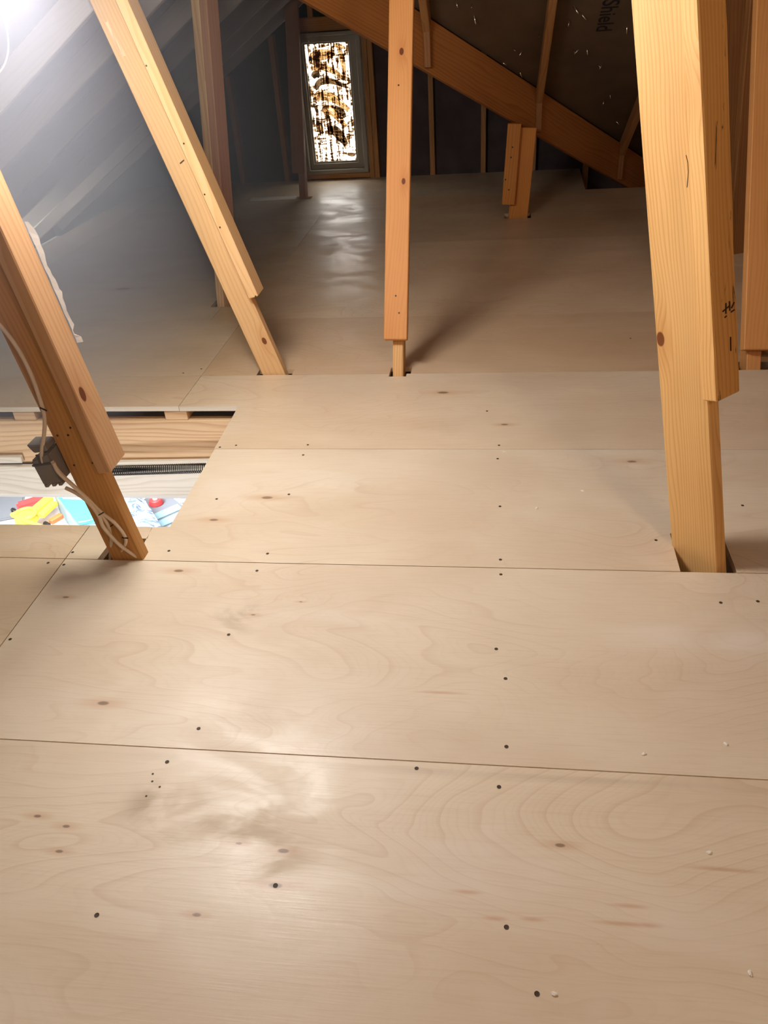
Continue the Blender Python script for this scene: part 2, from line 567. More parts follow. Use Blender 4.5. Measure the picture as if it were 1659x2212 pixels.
# row beside the hatch: right sheet notched for the raking post
sheet([(-0.932, 1.583 + G), (0.470, 1.583 + G), (0.474, 1.745), (0.604, 1.745), (0.602, 1.583 + G), (XR, 1.583 + G), (XR, 2.193 - G), (-0.895, 2.193 - G), (-0.890, 1.742), (-0.940, 1.738)], (0.99, 0.97, 0.94))
sheet([(XJ + G, 1.583 + G), (-1.038, 1.583 + G), (-1.034, 1.682), (-0.935, 1.682), (-0.942, 1.738), (XJ + G, 1.742)], (0.95, 0.92, 0.88))
sheet([(XL, 1.583 + G), (XJ - G, 1.583 + G), (XJ - G, 1.742), (XL, 1.733)], (0.92, 0.85, 0.78))
sheet(rect(XL, -2.45, 1.74, 2.51), (0.93, 0.87, 0.80))
# row beyond, wrapping the hatch corner
sheet([(-0.897, 2.193 + G), (XR, 2.193 + G), (XR, 2.785 - G), (-0.312, 2.785 - G), (-0.312, 2.758), (-0.378, 2.758), (-0.378, 2.785 - G), (XJ + G, 2.785 - G), (XJ + G, 2.51), (-0.902, 2.51)], (0.96, 0.90, 0.83))
sheet(rect(XL, XJ, 2.51, 2.785), (0.90, 0.80, 0.72))
G = 0.0005
# row 4: holes for the leaning web, the middle post and the right-hand post
sheet([(XJ + G, 2.785 + G), (-0.905, 2.785 + G), (-0.905, 2.838), (-0.762, 2.838), (-0.762, 2.785 + G), (-0.378, 2.785 + G), (-0.378, 2.845), (-0.296, 2.845), (-0.296, 2.785 + G),
       (0.890, 2.785 + G), (0.890, 2.90), (1.07, 2.90), (1.07, 2.785 + G), (XR, 2.785 + G), (XR, 3.415 - G), (XJ + G, 3.415 - G)], (0.84, 0.70, 0.57))
sheet(rect(-2.58, XJ, 2.785, 3.415), (0.92, 0.84, 0.78))
# row 5: joint at the third web, notched around it
sheet([(-1.285 + G, 3.415 + G), (XR, 3.415 + G), (XR, 4.03 - G), (-1.285 + G, 4.03 - G), (-1.285 + G, 3.76), (-1.225, 3.76), (-1.225, 3.60), (-1.285 + G, 3.60)], (0.92, 0.80, 0.68))
sheet([(-2.58, 3.415 + G), (-1.285 - G, 3.415 + G), (-1.285 - G, 3.60), (-1.345, 3.60), (-1.345, 3.76), (-1.285 - G, 3.76), (-1.285 - G, 4.03 - G), (-2.58, 4.03 - G)], (0.93, 0.88, 0.85))
sheet(rect(XJ, XR, 4.03, 4.64), (0.95, 0.83, 0.70))
sheet(rect(-2.58, XJ, 4.03, 4.64), (0.88, 0.83, 0.80))
sheet([(XJ + G, 4.64 + G), (XR, 4.64 + G), (XR, 5.25 - G), (0.250, 5.25 - G), (0.250, 5.122), (0.085, 5.122), (0.085, 5.25 - G), (XJ + G, 5.25 - G)], (0.86, 0.73, 0.60))
sheet(rect(-2.58, XJ, 4.64, 5.25), (0.90, 0.86, 0.84))
sheet(rect(XJ, XR, 5.25, 5.86), (0.92, 0.80, 0.68))
sheet(rect(-2.58, XJ, 5.25, 5.86), (0.90, 0.86, 0.84))
sheet([(-1.362 + G, 5.86 + G), (0.645, 5.86 + G), (0.672, 6.60), (-1.362 + G, 6.60), (-1.362 + G, 5.995), (-1.300, 5.995), (-1.300, 5.91), (-1.362 + G, 5.91)], (0.92, 0.88, 0.84))
sheet([(-2.58, 5.86 + G), (-1.362 - G, 5.86 + G), (-1.362 - G, 5.91), (-1.415, 5.91), (-1.415, 5.995), (-1.362 - G, 5.995), (-1.362 - G, 6.60), (-2.58, 6.60)], (0.90, 0.87, 0.85))
for a, b in ((2.785, 5.25), (5.25, 6.60)):
    sheet(rect(XL, -2.58, a, b), (1.08, 1.06, 1.03))

# screw holes: small countersunk dots, joined per sheet
SCREWS = [(361, 1646), (209, 1977), (1078, 1700), (1094, 2003), (555, 1233), (22, 1381), (494, 1371), (429, 1574), (1072, 1402), (1094, 1613), (1082, 1241),
          (1557, 1302), (1637, 1299), (578, 1196), (624, 1068), (468, 1078), (1080, 1094), (1081, 1209), (1417, 1167), (365, 1190), (1075, 991), (665, 961), (510, 962), (475, 966),
          (1078, 962), (1052, 888), (104, 1216), (157, 1193), (138, 1220), (435, 797), (396, 806), (1604, 1092), (1092, 1466), (329, 1688), (330, 1672), (345, 1700), (316, 1720),
          (595, 1913), (1160, 2147), (1362, 731), (655, 983), (900, 1660)]


def inside(p, poly):
    c = False
    n = len(poly)
    for i in range(n):
        (x0, y0), (x1, y1) = poly[i][:2], poly[(i + 1) % n][:2]
        if (y0 > p[1]) != (y1 > p[1]) and p[0] < (x1 - x0) * (p[1] - y0) / (y1 - y0) + x0:
            c = not c
    return c


for o, poly in SHEETS:
    ps = [at(x, y) for x, y in SCREWS]
    ps = [(q, i) for i, q in enumerate(ps) if inside((q.x, q.y), poly)]
    if not ps:
        continue
    bm = bmesh.new()
    for q, i in ps:
        r = 0.0042 if i not in (33, 34, 35, 36) else 0.0022
        top = [bm.verts.new((q.x + r * math.cos(a * PI / 5), q.y + r * math.sin(a * PI / 5), 0.0004)) for a in range(10)]
        mid = [bm.verts.new((q.x + r * .6 * math.cos(a * PI / 5), q.y + r * .6 * math.sin(a * PI / 5), 0.0001)) for a in range(10)]
        bm.faces.new(mid)
        for a in range(10):
            bm.faces.new((top[a], top[(a + 1) % 10], mid[(a + 1) % 10], mid[a]))
    link('screw_holes', mesh(bm), M_screw, o, kind='stuff')

# joists under the sheets, garage ceiling under them
for x in (-2.36, -1.755, -1.15, -0.54, 0.07, 0.74, 1.29):
    for y0, y1 in (((-0.7, 1.70), (2.515, 6.6)) if -2.4 < x < -0.9 else ((-0.7, 5.84 if x > 0.7 else 6.6),)):
        box('joist', (x - 0.0435, y0, -0.058), (x + 0.0435, y1, -0.0215), M_pinepale, floor, 0.002)

# ------------------------------------------------------------------ hatch: header beam, frame boards, spring
for nm, lo, hi, mt in (('header_board', (-2.46, 2.512, -0.243), (-0.86, 2.55, -0.0585), M_pinepale),
                       ('header_board', (-2.46, 1.70, -0.243), (-0.86, 1.738, -0.0585), M_pinepale),
                       ('header_board', (-0.898, 1.74, -0.243), (-0.860, 2.51, -0.023), M_pinepale),
                       ('header_board', (-2.50, 1.70, -0.243), (-2.462, 2.55, -0.023), M_pinepale)):
    box(nm, lo, hi, mt, floor, 0.002)
trim = empty('trim_1', (-1.65, 2.49, -0.3), kind='structure')
# grain of these boards runs along x: build as lumber
lumber('frame_board', (-2.44, 2.497, -0.311), (-0.90, 2.497, -0.311), (0, 0, 1), 0.133, 0.022, M_board, trim)
lumber('frame_board', (-2.44, 1.753, -0.311), (-0.90, 1.753, -0.311), (0, 0, 1), 0.133, 0.022, M_board, trim)
lumber('frame_board', (-0.911, 1.765, -0.311), (-0.911, 2.485, -0.311), (0, 0, 1), 0.133, 0.022, M_board, trim)
lumber('frame_board', (-2.43, 1.765, -0.311), (-2.43, 2.485, -0.311), (0, 0, 1), 0.133, 0.022, M_board, trim)
lumber('shim', (-2.10, 2.500, -0.222), (-1.815, 2.500, -0.218), (0, 0, 1), 0.030, 0.02, M_board, trim)
lumber('ledger', (-1.62, 2.502, -0.238), (-1.03, 2.502, -0.226), (0, 0, 1), 0.018, 0.016, M_board, trim)

bm = bmesh.new()
sp0, sp1 = Vector((-1.44, 2.41, -0.219)), Vector((-0.95, 2.41, -0.199))
axd = (sp1 - sp0).normalized()
pts = []
NT_ = 62
for i in range(NT_ * 12 + 1):
    a = i / 12 * 2 * PI
    pts.append(sp0.lerp(sp1, i / (NT_ * 12)) + Vector((0, math.cos(a), math.sin(a))) * 0.0175)
tube_bm(bm, pts, 0.0021, 5)
spr = link('coil_spring', mesh(bm, 'spring', True), M_black, label='black steel coil spring stretched across the open hatch', cat='spring')
for i, p in enumerate((sp0, sp1)):
    tube('spring_hook', [p, p + axd * (0.02 if i else -0.02), p + axd * (0.035 if i else -0.035) + Vector((0, .012, .01)), p + axd * (0.03 if i else -0.03) + Vector((0, 0.078, 0.012))], 0.0018, M_black, spr, 6)

# ------------------------------------------------------------------ roof: ceiling sheathing planes and rafters
ceiling = empty('ceiling', (0, 3, 1.5), kind='structure')
SL = 0.655


def zL(x): return SL * (x + 3.3)
def zM(y): return 1.135 - 0.618 * (y - 4.63)
def zE(x): return 1.135 - 0.70 * (x + 0.366)


def slab(name, pts, zf, mat, parent, th=0.012):
    bm = bmesh.new()
    a = [bm.verts.new((x, y, zf(x, y))) for x, y in pts]
    b = [bm.verts.new((x, y, zf(x, y) + th)) for x, y in pts]
    bm.faces.new(a)
    bm.faces.new(b[::-1])
    n = len(pts)
    for i in range(n):
        bm.faces.new((a[i], b[i], b[(i + 1) % n], a[(i + 1) % n]))
    return link(name, mesh(bm, name), mat, parent)


YB = -1.2


def xhip(y): return zM(y) / SL - 3.3


# left slope in courses of panels 1.22 m up the slope
cuts = [-3.75, -2.75, -1.75, -0.946]
for i in range(3):
    for y0, y1 in ((YB, 1.25), (1.25, 3.69), (3.69, 6.70)):
        slab('sheathing_panel', [(cuts[i], y0), (cuts[i + 1], y0), (cuts[i + 1], y1), (cuts[i], y1)], lambda x, y: zL(x), M_foil, ceiling)
slab('sheathing_panel', [(-0.946, YB), (xhip(YB), YB), (-0.946, 3.972)], lambda x, y: zL(x), M_foil, ceiling)
# slope over and beyond the camera, falling towards the gable


def yv(x): return 4.63 + 1.136 * (x + 0.366)


ycuts = [YB, 0.10, 1.14, 2.18, 3.22, 4.26, 5.30, 6.467]
for i in range(len(ycuts) - 1):
    y0, y1 = ycuts[i], ycuts[i + 1]

    def xl(y):
        return xhip(y) if y <= 3.972 else (y - 4.63) / 1.136 - 0.366
    poly = [(xl(y0), y0), (4.2, y0), (4.2, y1), (xl(y1), y1)]
    if y0 < 3.972 < y1:
        poly = [(xl(y0), y0), (4.2, y0), (4.2, y1), (xl(y1), y1), (-0.946, 3.972)]
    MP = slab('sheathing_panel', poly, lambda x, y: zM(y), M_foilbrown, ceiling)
    MP['_i'] = i
    if i == 4:
        PANEL_A = MP
    if i == 5:
        PANEL_B = MP
# right slope of the little gable
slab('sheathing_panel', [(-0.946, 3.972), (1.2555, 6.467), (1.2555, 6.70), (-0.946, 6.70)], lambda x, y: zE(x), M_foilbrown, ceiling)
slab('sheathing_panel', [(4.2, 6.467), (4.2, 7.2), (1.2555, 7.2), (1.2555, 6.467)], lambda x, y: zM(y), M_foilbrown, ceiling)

for y in (1.628, 2.193, 2.833, 3.41, 4.02, 4.63, 5.24, 5.85, 6.45):
    x1 = min(xhip(y), 2.5) if y < 3.972 else -0.97
    f = lambda x: SL * (x + 3.22)
    lumber('rafter', (-3.60, y + 0.019, f(-3.60)), (x1 - 0.06, y + 0.019, f(x1 - 0.06)), (0.548, 0, -0.837), 0.089, 0.038, M_pineroof, ceiling)
# jack rafters ending on the valley beam
for x in (-0.33, 0.28, 0.89):
    y1 = yv(x) - 0.03
    f = lambda y: zM(y) - 0.055
    lumber('jack_rafter', (x, 0.2, f(0.2)), (x, y1, f(y1)), (0, 0.526, 0.85), 0.089, 0.038, M_pinedark, ceiling)
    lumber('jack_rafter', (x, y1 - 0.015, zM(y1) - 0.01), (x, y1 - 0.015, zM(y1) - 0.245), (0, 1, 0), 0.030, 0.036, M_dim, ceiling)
for x in (1.50, 2.11):
    f = lambda y: zM(y) - 0.055
    lumber('jack_rafter', (x, 0.2, f(0.2)), (x, 6.35, f(6.35)), (0, 0.526, 0.85), 0.089, 0.038, M_pinedark, ceiling)
lumber('ridge_board', (-0.946, 4.1, 1.46), (-0.946, 6.6, 1.46), (0, 0, 1), 0.14, 0.038, M_pinedark, ceiling)

# nails through the sheathing (photo positions on that plane)


def on_plane(x, y):
    d = CF + CR * ((x - IW / 2) / FPX) - CU * ((y - IH / 2) / FPX)
    k = (1.135 + 0.618 * 4.63)
    t = (k - 0.618 * CPOS.y - CPOS.z) / (d.z + 0.618 * d.y)
    return CPOS + d * t


nail_me = None
bm = bmesh.new()
tube_bm(bm, [(0, 0, 0.004), (0, 0, -0.013), (0, 0, -0.018)], [0.0022, 0.0020, 0.0004], 6)
nail_me = mesh(bm, 'nail', True)
nail_me.materials.append(M_steel)
for (px, py, s) in ((1240, 15, 2.2), (1258, 33, 1.8), (1024, 35, 2.2), (1019, 9, 1.2), (1164, 74, 1), (1108, 105, 1.2), (1128, 110, 1.6), (1238, 107, 1.5), (1249, 108, 1.7), (1268, 107, 1.6),
                    (1088, 137, 1.4), (1124, 159, 2.0), (1291, 139, 1.6), (1301, 139, 1.6), (1305, 212, 2.2), (1318, 206, 1.2), (1332, 263, 1.5), (1355, 291, 1.2), (1354, 60, 1.8), (1230, 42, 1.8), (985, 5, 1.4)):
    q = on_plane(px, py)
    pan = PANEL_B if q.y > 4.26 else PANEL_A
    mw = Matrix.Translation(q) @ Matrix.Rotation(random.uniform(-.9, .9), 4, 'X') @ Matrix.Rotation(random.uniform(-.9, .9), 4, 'Y') @ Matrix.Scale(s, 4)
    link('nail', nail_me, None, pan, mw=mw)

# printed word on the sheathing
fc = bpy.data.curves.new('print', 'FONT')
fc.body = 'TechShield'
fc.size = 0.115
fc.offset = 0.0015
fc.align_x = 'RIGHT'
fc.align_y = 'CENTER'
fo = bpy.data.objects.new('print_tmp', fc)
COL.objects.link(fo)
dg = bpy.context.evaluated_depsgraph_get()
tme = bpy.data.meshes.new_from_object(fo.evaluated_get(dg))
bpy.data.objects.remove(fo)
q0, q1 = on_plane(1302, 68), on_plane(1322, -10)
ux = (q0 - q1).normalized()
nrm = Vector((0, -0.618, -1)).normalized()
uy = nrm.cross(ux)
q0 = q0 + nrm * 0.0015
tme.materials.clear()
tme.materials.append(M_ink)
link('printed_word', tme, None, PANEL_A if q0.y < 4.26 else PANEL_B, mw=Matrix(((ux.x, uy.x, nrm.x, q0.x), (ux.y, uy.y, nrm.y, q0.y), (ux.z, uy.z, nrm.z, q0.z), (0, 0, 0, 1))))

# valley beam
vd = Vector((1.206, 1.37, -0.847))
vt = Vector((-0.366, 4.63, 1.135))
A, B = vt - vd * 0.46 - Vector((0, 0, 0.135)), vt + vd * 1.26 - Vector((0, 0, 0.135))
lumber('valley_beam', A, B, (0, 0, 1), 0.222, 0.038, pine('valley_lumber', (0.42, 0.165, 0.042), (0.28, 0.095, 0.022), 20), label='long brown valley beam running diagonally down to the right under the dark roof', cat='beam')

# ------------------------------------------------------------------ gable wall, studs, window
wall = empty('wall_back', (-0.8, 6.69, 0), kind='structure')
WX0, WX1, WZ0, WZ1 = -1.445, -0.955, 0.045, 1.005
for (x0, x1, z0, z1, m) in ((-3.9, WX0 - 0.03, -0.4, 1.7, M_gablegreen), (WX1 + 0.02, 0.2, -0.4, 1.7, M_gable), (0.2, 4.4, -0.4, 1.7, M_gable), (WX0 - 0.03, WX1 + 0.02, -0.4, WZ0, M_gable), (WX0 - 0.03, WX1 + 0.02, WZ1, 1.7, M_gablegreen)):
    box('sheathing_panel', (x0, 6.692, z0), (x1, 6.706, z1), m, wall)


def gable_z(x): return min(zL(x), zE(x)) - 0.09


for x in (-2.40, -1.995, -1.625, -0.455, -0.062, 0.32, 0.72):
    lumber('stud', (x, 6.645, -0.3), (x, 6.645, gable_z(x)), (0, 1, 0), 0.089, 0.038, M_pinedark if x < -1 else M_pinedark, wall)
for x in (WX0 - 0.022, WX1 + 0.022, WX1 + 0.062):
    lumber('stud', (x, 6.645, -0.3), (x, 6.645, gable_z(x)), (0, 1, 0), 0.089, 0.038, M_pinedark, wall)
lumber('stud', (-1.31, 6.645, 1.10), (-1.31, 6.645, gable_z(-1.31)), (0, 1, 0), 0.089, 0.038, M_pinedark, wall)
box('window_header', (WX0 - 0.002, 6.60, WZ1 + 0.004), (WX1 + 0.002, 6.69, WZ1 + 0.095), M_pinedark, wall, 0.003)
box('window_sill_plate', (WX0 - 0.002, 6.60, WZ0 - 0.042), (WX1 + 0.002, 6.69, WZ0 - 0.004), M_pinedark, wall, 0.003)

win = empty('window_1', (-1.2, 6.62, 0.5), kind='structure')


def ring(name, x0, x1, z0, z1, wl, wr, wt, wb, y0, y1, mat, parent, bev=0.004):
    bm = bmesh.new()
    out = [(x0, z0), (x1, z0), (x1, z1), (x0, z1)]
    inn = [(x0 + wl, z0 + wb), (x1 - wr, z0 + wb), (x1 - wr, z1 - wt), (x0 + wl, z1 - wt)]
    v = [[bm.verts.new((x, y, z)) for x, z in r] for y in (y0, y1) for r in (out, inn)]
    for i in range(4):
        j = (i + 1) % 4
        bm.faces.new((v[0][i], v[0][j], v[1][j], v[1][i]))
        bm.faces.new((v[2][i], v[3][i], v[3][j], v[2][j]))
        bm.faces.new((v[0][i], v[2][i], v[2][j], v[0][j]))
        bm.faces.new((v[1][i], v[1][j], v[3][j], v[3][i]))
    if bev:
        bevel(bm, bev)
    return link(name, mesh(bm, name), mat, parent)


fr = ring('window_frame', WX0, WX1, WZ0, WZ1, .022, .034, .026, .030, 6.565, 6.70, M_vinyl, win)
sa = ring('sash', WX0 + .022, WX1 - .034, WZ0 + .030, WZ1 - .026, .032, .052, .038, .042, 6.605, 6.68, M_vinyl, win)
ring('glazing_bead', WX0 + .054, WX1 - .086, WZ0 + .072, WZ1 - .064, .012, .014, .010, .012, 6.622, 6.66, M_vinyl, win, 0.002)
GX0, GX1, GZ0, GZ1 = WX0 + .064, WX1 - .098, WZ0 + .082, WZ1 - .072
pane = box('pane', (GX0, 6.640, GZ0), (GX1, 6.644, GZ1), M_pane, win)


def smear(pts, w, mat):
    """a brushed stroke of coating lying on the pane; u along the stroke, v across"""
    pts = smoothline([Vector((GX0 + u * (GX1 - GX0), 6.6375, GZ1 - v * (GZ1 - GZ0))) for u, v in pts], 5)
    bm = bmesh.new()
    uvl = bm.loops.layers.uv.new('UVMap')
    rows = []
    n = len(pts)
    for i, p in enumerate(pts):
        d = (pts[min(i + 1, n - 1)] - pts[max(i - 1, 0)]).normalized()
        nn = Vector((-d.z, 0, d.x))
        ww = w * (0.55 + 0.45 * math.sin(PI * min(1, (i + 0.6) / n * 1.15)))
        rows.append((bm.verts.new(p - nn * ww / 2), bm.verts.new(p + nn * ww / 2)))
    for i in range(n - 1):
        f = bm.faces.new((rows[i][0], rows[i][1], rows[i + 1][1], rows[i + 1][0]))
        for l, (a, b) in zip(f.loops, ((i, 0), (i, 1), (i + 1, 1), (i + 1, 0))):
            l[uvl].uv = (a / n * 3 + random.random() * 0.02, b + len(bpy.data.meshes) * 0.37)
    bmesh.ops.solidify(bm, geom=bm.faces[:], thickness=0.0006)
    link('coating_smear', mesh(bm), mat, pane)


smear([(.12, .16), (.22, .10), (.45, .09), (.68, .08)], .075, M_smear)
smear([(.10, .20), (.35, .19), (.62, .23), (.85, .30)], .045, M_smear)
smear([(.12, .27), (.20, .24), (.28, .27)], .05, M_smeard)
smear([(.15, .37), (.28, .31), (.55, .31), (.88, .36)], .048, M_smeard)
smear([(.14, .46), (.25, .42), (.55, .45), (.90, .56)], .07, M_smear)
smear([(.28, .57), (.40, .54), (.62, .61), (.80, .70)], .062, M_smear)
smear([(.55, .53), (.72, .57), (.80, .62)], .05, M_smeard)
smear([(.36, .73), (.52, .73), (.68, .80), (.76, .86)], .075, M_smeard)
smear([(.08, .66), (.18, .69), (.22, .75)], .05, M_smear)
smear([(.06, .52), (.10, .50), (.13, .56)], .028, M_smeard)
smear([(.78, .04), (.84, .16), (.86, .28)], .04, M_smear)
smear([(.02, .34), (.03, .39), (.08, .43)], .03, M_smear)
smear([(.78, .94), (.9, .95), (.98, .945)], .03, M_smeard)
smear([(.66, .02), (.80, .03), (.93, .05)], .03, M_smear)

# ------------------------------------------------------------------ truss webs and posts (each a thing: web board, nailed brace, marks)


def dots(parent, pts, nrm, r=0.003, mat=None, name='nail_holes'):
    bm = bmesh.new()
    nrm = Vector(nrm).normalized()
    u = nrm.orthogonal().normalized()
    v = nrm.cross(u)
    for p in pts:
        p = Vector(p)
        a = [bm.verts.new(p + nrm * 0.0006 + (u * math.cos(k * PI / 4) + v * math.sin(k * PI / 4)) * r) for k in range(8)]
        b = [bm.verts.new(p - nrm * 0.0006 + (u * math.cos(k * PI / 4) + v * math.sin(k * PI / 4)) * r) for k in range(8)]
        bm.faces.new(a)
        bm.faces.new(b[::-1])
        for k in range(8):
            bm.faces.new((a[k], b[k], b[(k + 1) % 8], a[(k + 1) % 8]))
    return link(name, mesh(bm), mat or M_screw, parent, kind='stuff')


# 1. left foreground web with cables
LB = -0.058
w1 = empty('truss_web', (-0.955, 1.605, 0), label='orange-brown leaning timber web beside the open hatch, with cables stapled to it', cat='timber post')
M_w1 = pine('web_lumber_warm', (0.56, 0.29, 0.095), (0.42, 0.18, 0.05), 26, spots=((0.53, -0.01, 0.055, 0.014),))


def w1x(z): return -0.953 - 0.145 * z      # centre of the front face


lumber('web_board', (w1x(LB), 1.604, LB), (w1x(1.33), 1.604, 1.33), (1, 0, 0), 0.089, 0.038, M_w1, w1, ends=(0.0, 0.0))
d1 = Vector((-0.145, 0, 1)).normalized()
e1 = Vector((1, 0, 0.145)).normalized()
bb = Vector((w1x(0.275), 1.604, 0.275)) + e1 * (0.0445 + 0.019)
bt = bb + d1 * 1.03
lumber('brace_board', bb, bt, (0, 1, 0), 0.089, 0.038, pine('brace_lumber_warm', (0.56, 0.33, 0.17), (0.43, 0.22, 0.10), 22, spots=((0.20, -0.02, 0.019, 0.013), (0.20, -0.02, -0.019, 0.013))), w1)
dots(w1, [aty(x, y, 1.5845) for x, y in ((152, 924), (147, 940), (124, 941), (200, 1000), (160, 1005))], (0, -1, 0), 0.0028)
M_w1.name = 'web_lumber_warm'

# 2. web behind it, raking down to the right
w2 = empty('truss_web', (-0.84, 2.81, 0), label='pale leaning timber web left of the middle post, nearest the far hatch corner', cat='timber post')


def pl(z):     # left front edge of the web at height z
    return -0.883 - 0.289 * z


M_w2 = pine('web_lumber_pale', (0.74, 0.47, 0.23), (0.60, 0.33, 0.13), 22, spots=((0.185, 0.022, 0.019, 0.010), (0.185, 0.022, -0.019, 0.010)))
d2 = Vector((-0.289, 0, 1)).normalized()
e2 = Vector((1, 0, 0.289)).normalized()
c2 = lambda z: Vector((-0.883 - 0.289 * z, 2.809, z)) + e2 * 0.0445
lumber('web_board', c2(LB), c2(1.31), (1, 0, 0), 0.089, 0.038, M_w2, w2)
b2 = c2(0.285) + e2 * (0.0445 + 0.019)
lumber('brace_board', b2, b2 + d2 * 1.03, (0, 1, 0), 0.089, 0.038, pine('brace_lumber_pale', (0.75, 0.48, 0.24), (0.62, 0.35, 0.14), 20), w2)
dots(w2, [aty(x, y, 2.7635) for x, y in ((552, 640), (475, 491), (442, 420), (397, 310), (316, 142))], (0, -1, 0), 0.003)
# splintered notch on its left edge near the top
q = aty(250, 97, 2.789)
bm = bmesh.new()
bm_box(bm, (-0.03, -0.012, -0.02), (0.055, 0.004, 0.02))
for v in bm.verts:
    v.co.x += random.uniform(-.012, .012)
    v.co.y += random.uniform(-.006, .004)
bmesh.ops.subdivide_edges(bm, edges=bm.edges[:], cuts=2)
for v in bm.verts:
    v.co += Vector((random.uniform(-.003, .003), random.uniform(-.003, .003), random.uniform(-.002, .002)))
Mq = Matrix(((d2.x, -e2.x, 0, q.x), (d2.y, -e2.y, 1, 2.809), (d2.z, -e2.z, 0, q.z), (0, 0, 0, 1)))
link('splinter', mesh(bm), M_paper if False else M_pinepale, w2, mw=Mq)
# staple
q = aty(393, 350, 2.7885)
lumber('staple', q - Vector((.008, 0, .004)), q + Vector((.008, 0, .006)), (0, 0, 1), 0.003, 0.003, M_screw, w2, 0)

# 3. web further back with a brace on its side
w3 = empty('truss_web', (-1.27, 3.66, 0), label='slender pinkish timber web standing just behind the pale leaning web', cat='timber post')
ph = math.radians(-16)
n3 = Vector((-math.sin(-ph), -math.cos(ph), 0))       # facing the camera
n3 = Vector((math.sin(ph) * 1.0, -math.cos(ph), 0))
s3 = Vector((math.cos(ph), math.sin(ph), 0))
b3 = Vector((-1.292, 3.66, LB))
t3 = Vector((-1.215, 3.82, 1.27))
lumber('web_board', b3, t3, -n3, 0.089, 0.040, M_pinepale, w3)
off = s3 * 0.039 - n3 * 0.0
lumber('brace_board', b3.lerp(t3, 0.25) + off, t3 + off, -n3, 0.089, 0.038, pine('brace_lumber_pink', (0.56, 0.31, 0.20), (0.42, 0.20, 0.11), 24), w3)

# 4. middle post, edge on, with a wide brace in front
w4 = empty('truss_web', (-0.343, 2.80, 0), label='upright orange timber post in the middle with a dark knot near its top', cat='timber post')
d4 = Vector((0.0, 0.52, 1.0)).normalized()
f4 = Vector((0, -1, 0.52)).normalized()               # outward, towards the camera
M_w4 = pine('post_lumber_orange', (0.60, 0.27, 0.085), (0.48, 0.185, 0.048), 26, spots=((1.02, 0.004, -0.019, 0.009), (1.02, 0.004, 0.019, 0.009), (0.57, 0.020, -0.019, 0.008), (0.57, 0.020, 0.019, 0.008)), contrast=0.7)
b4 = Vector((-0.343, 2.764, 0)) - f4 * 0.0445
lumber('web_board', b4 - d4 * 0.06, b4 + d4 * 1.75, (1, 0, 0), 0.040, 0.089, M_pine, w4)
p4 = b4 + f4 * (0.0445 + 0.019) + Vector((-0.006, 0, 0))
lumber('brace_board', p4 + d4 * 0.132 , p4 + d4 * 1.70 + Vector((0.03, 0, 0)), (1, 0, 0), 0.088, 0.038, M_w4, w4)
fr4 = p4 + f4 * 0.019


def on4(x, y):
    d = CF + CR * ((x - IW / 2) / FPX) - CU * ((y - IH / 2) / FPX)
    t = (fr4 - CPOS).dot(f4) / d.dot(f4)
    return CPOS + d * t


dots(w4, [on4(855, 639), on4(862, 676), on4(861, 184)], f4, 0.0035)

# 5. post under the valley beam
w5 = empty('support_post', (0.16, 5.16, 0), label='short orange timber post propping the underside of the diagonal valley beam', cat='timber post')
M_w5 = pine('post_lumber_dark', (0.58, 0.235, 0.05), (0.40, 0.14, 0.025), 24, contrast=1.0)
lumber('web_board', (0.165, 5.165, LB), (0.203, 5.165, 0.505), (1, 0, 0), 0.118, 0.038, M_w5, w5)
lumber('brace_board', (0.106, 5.125, 0.085), (0.132, 5.125, 0.535), (1, 0, 0), 0.078, 0.038, M_w5, w5)
dots(w5, [aty(x, y, 5.105) for x, y in ((1107, 318), (1104, 340), (1092, 388), (1099, 410))], (0, -1, 0), 0.005)

# 6. post in front of the window
w6 = empty('truss_web', (-1.362, 5.95, 0), label='dark reddish timber post in front of the left edge of the bright window', cat='timber post')
d6 = Vector((0.02, 0.20, 1)).normalized()
b6 = Vector((-1.362, 5.953, LB))
M_w6 = pine('post_lumber_red', (0.36, 0.19, 0.13), (0.25, 0.115, 0.07), 24, contrast=0.5)
lumber('web_board', b6, b6 + d6 * 1.31, (1, 0, 0), 0.045, 0.089, M_w6, w6)
q6 = b6 + Vector((-0.012, -0.062, 0.0)) + d6 * 0.235
lumber('brace_board', q6, q6 + d6 * 1.06 + Vector((0.012, 0, 0)), (1, 0, 0), 0.092, 0.038, M_w6, w6)

# 7. big raking post on the right, turned 48 degrees
w7 = empty('hip_post', (0.52, 1.65, 0), label='large bright yellow-orange raking post at right with stained brace on its edge', cat='timber post')
ph = math.radians(48)
u7 = Vector((math.cos(ph), -math.sin(ph), 0))
n7 = Vector((-math.sin(ph), -math.cos(ph), 0))
FRc = Vector((0.556, 1.592, 0))
base7 = FRc - u7 * 0.065 - n7 * 0.019
up7 = (Vector((0, 0, 1)) - u7 * 0.25).normalized()
e7 = (u7 + Vector((0, 0, 0.25))).normalized()
M_w7 = pine('post_lumber_yellow', (0.82, 0.49, 0.185), (0.62, 0.31, 0.09), 40, spots=((0.62, -0.052, -0.019, 0.012), (0.62, -0.052, 0.019, 0.012)), contrast=1.1)
lumber('web_board', base7 - up7 * 0.07, base7 + up7 * 1.55, u7, 0.13, 0.038, M_w7, w7)
zb = 0.408
pb = base7 + up7 * (zb / up7.z) + e7 * (0.065 + 0.019)
M_w7b = pine('brace_lumber_stained', (0.62, 0.33, 0.10), (0.45, 0.20, 0.05), 26, marks=0.85)
br7 = lumber('brace_board', pb, pb + up7 * 1.12, -n7, 0.082, 0.038, [M_w7, M_w7b], w7, wobble=0.0035)
for p in br7.data.polygons:
    nw = br7.matrix_basis.to_3x3() @ p.normal
    if nw.dot(e7) > 0.6 or nw.dot(n7) < -0.6:
        p.material_index = 1
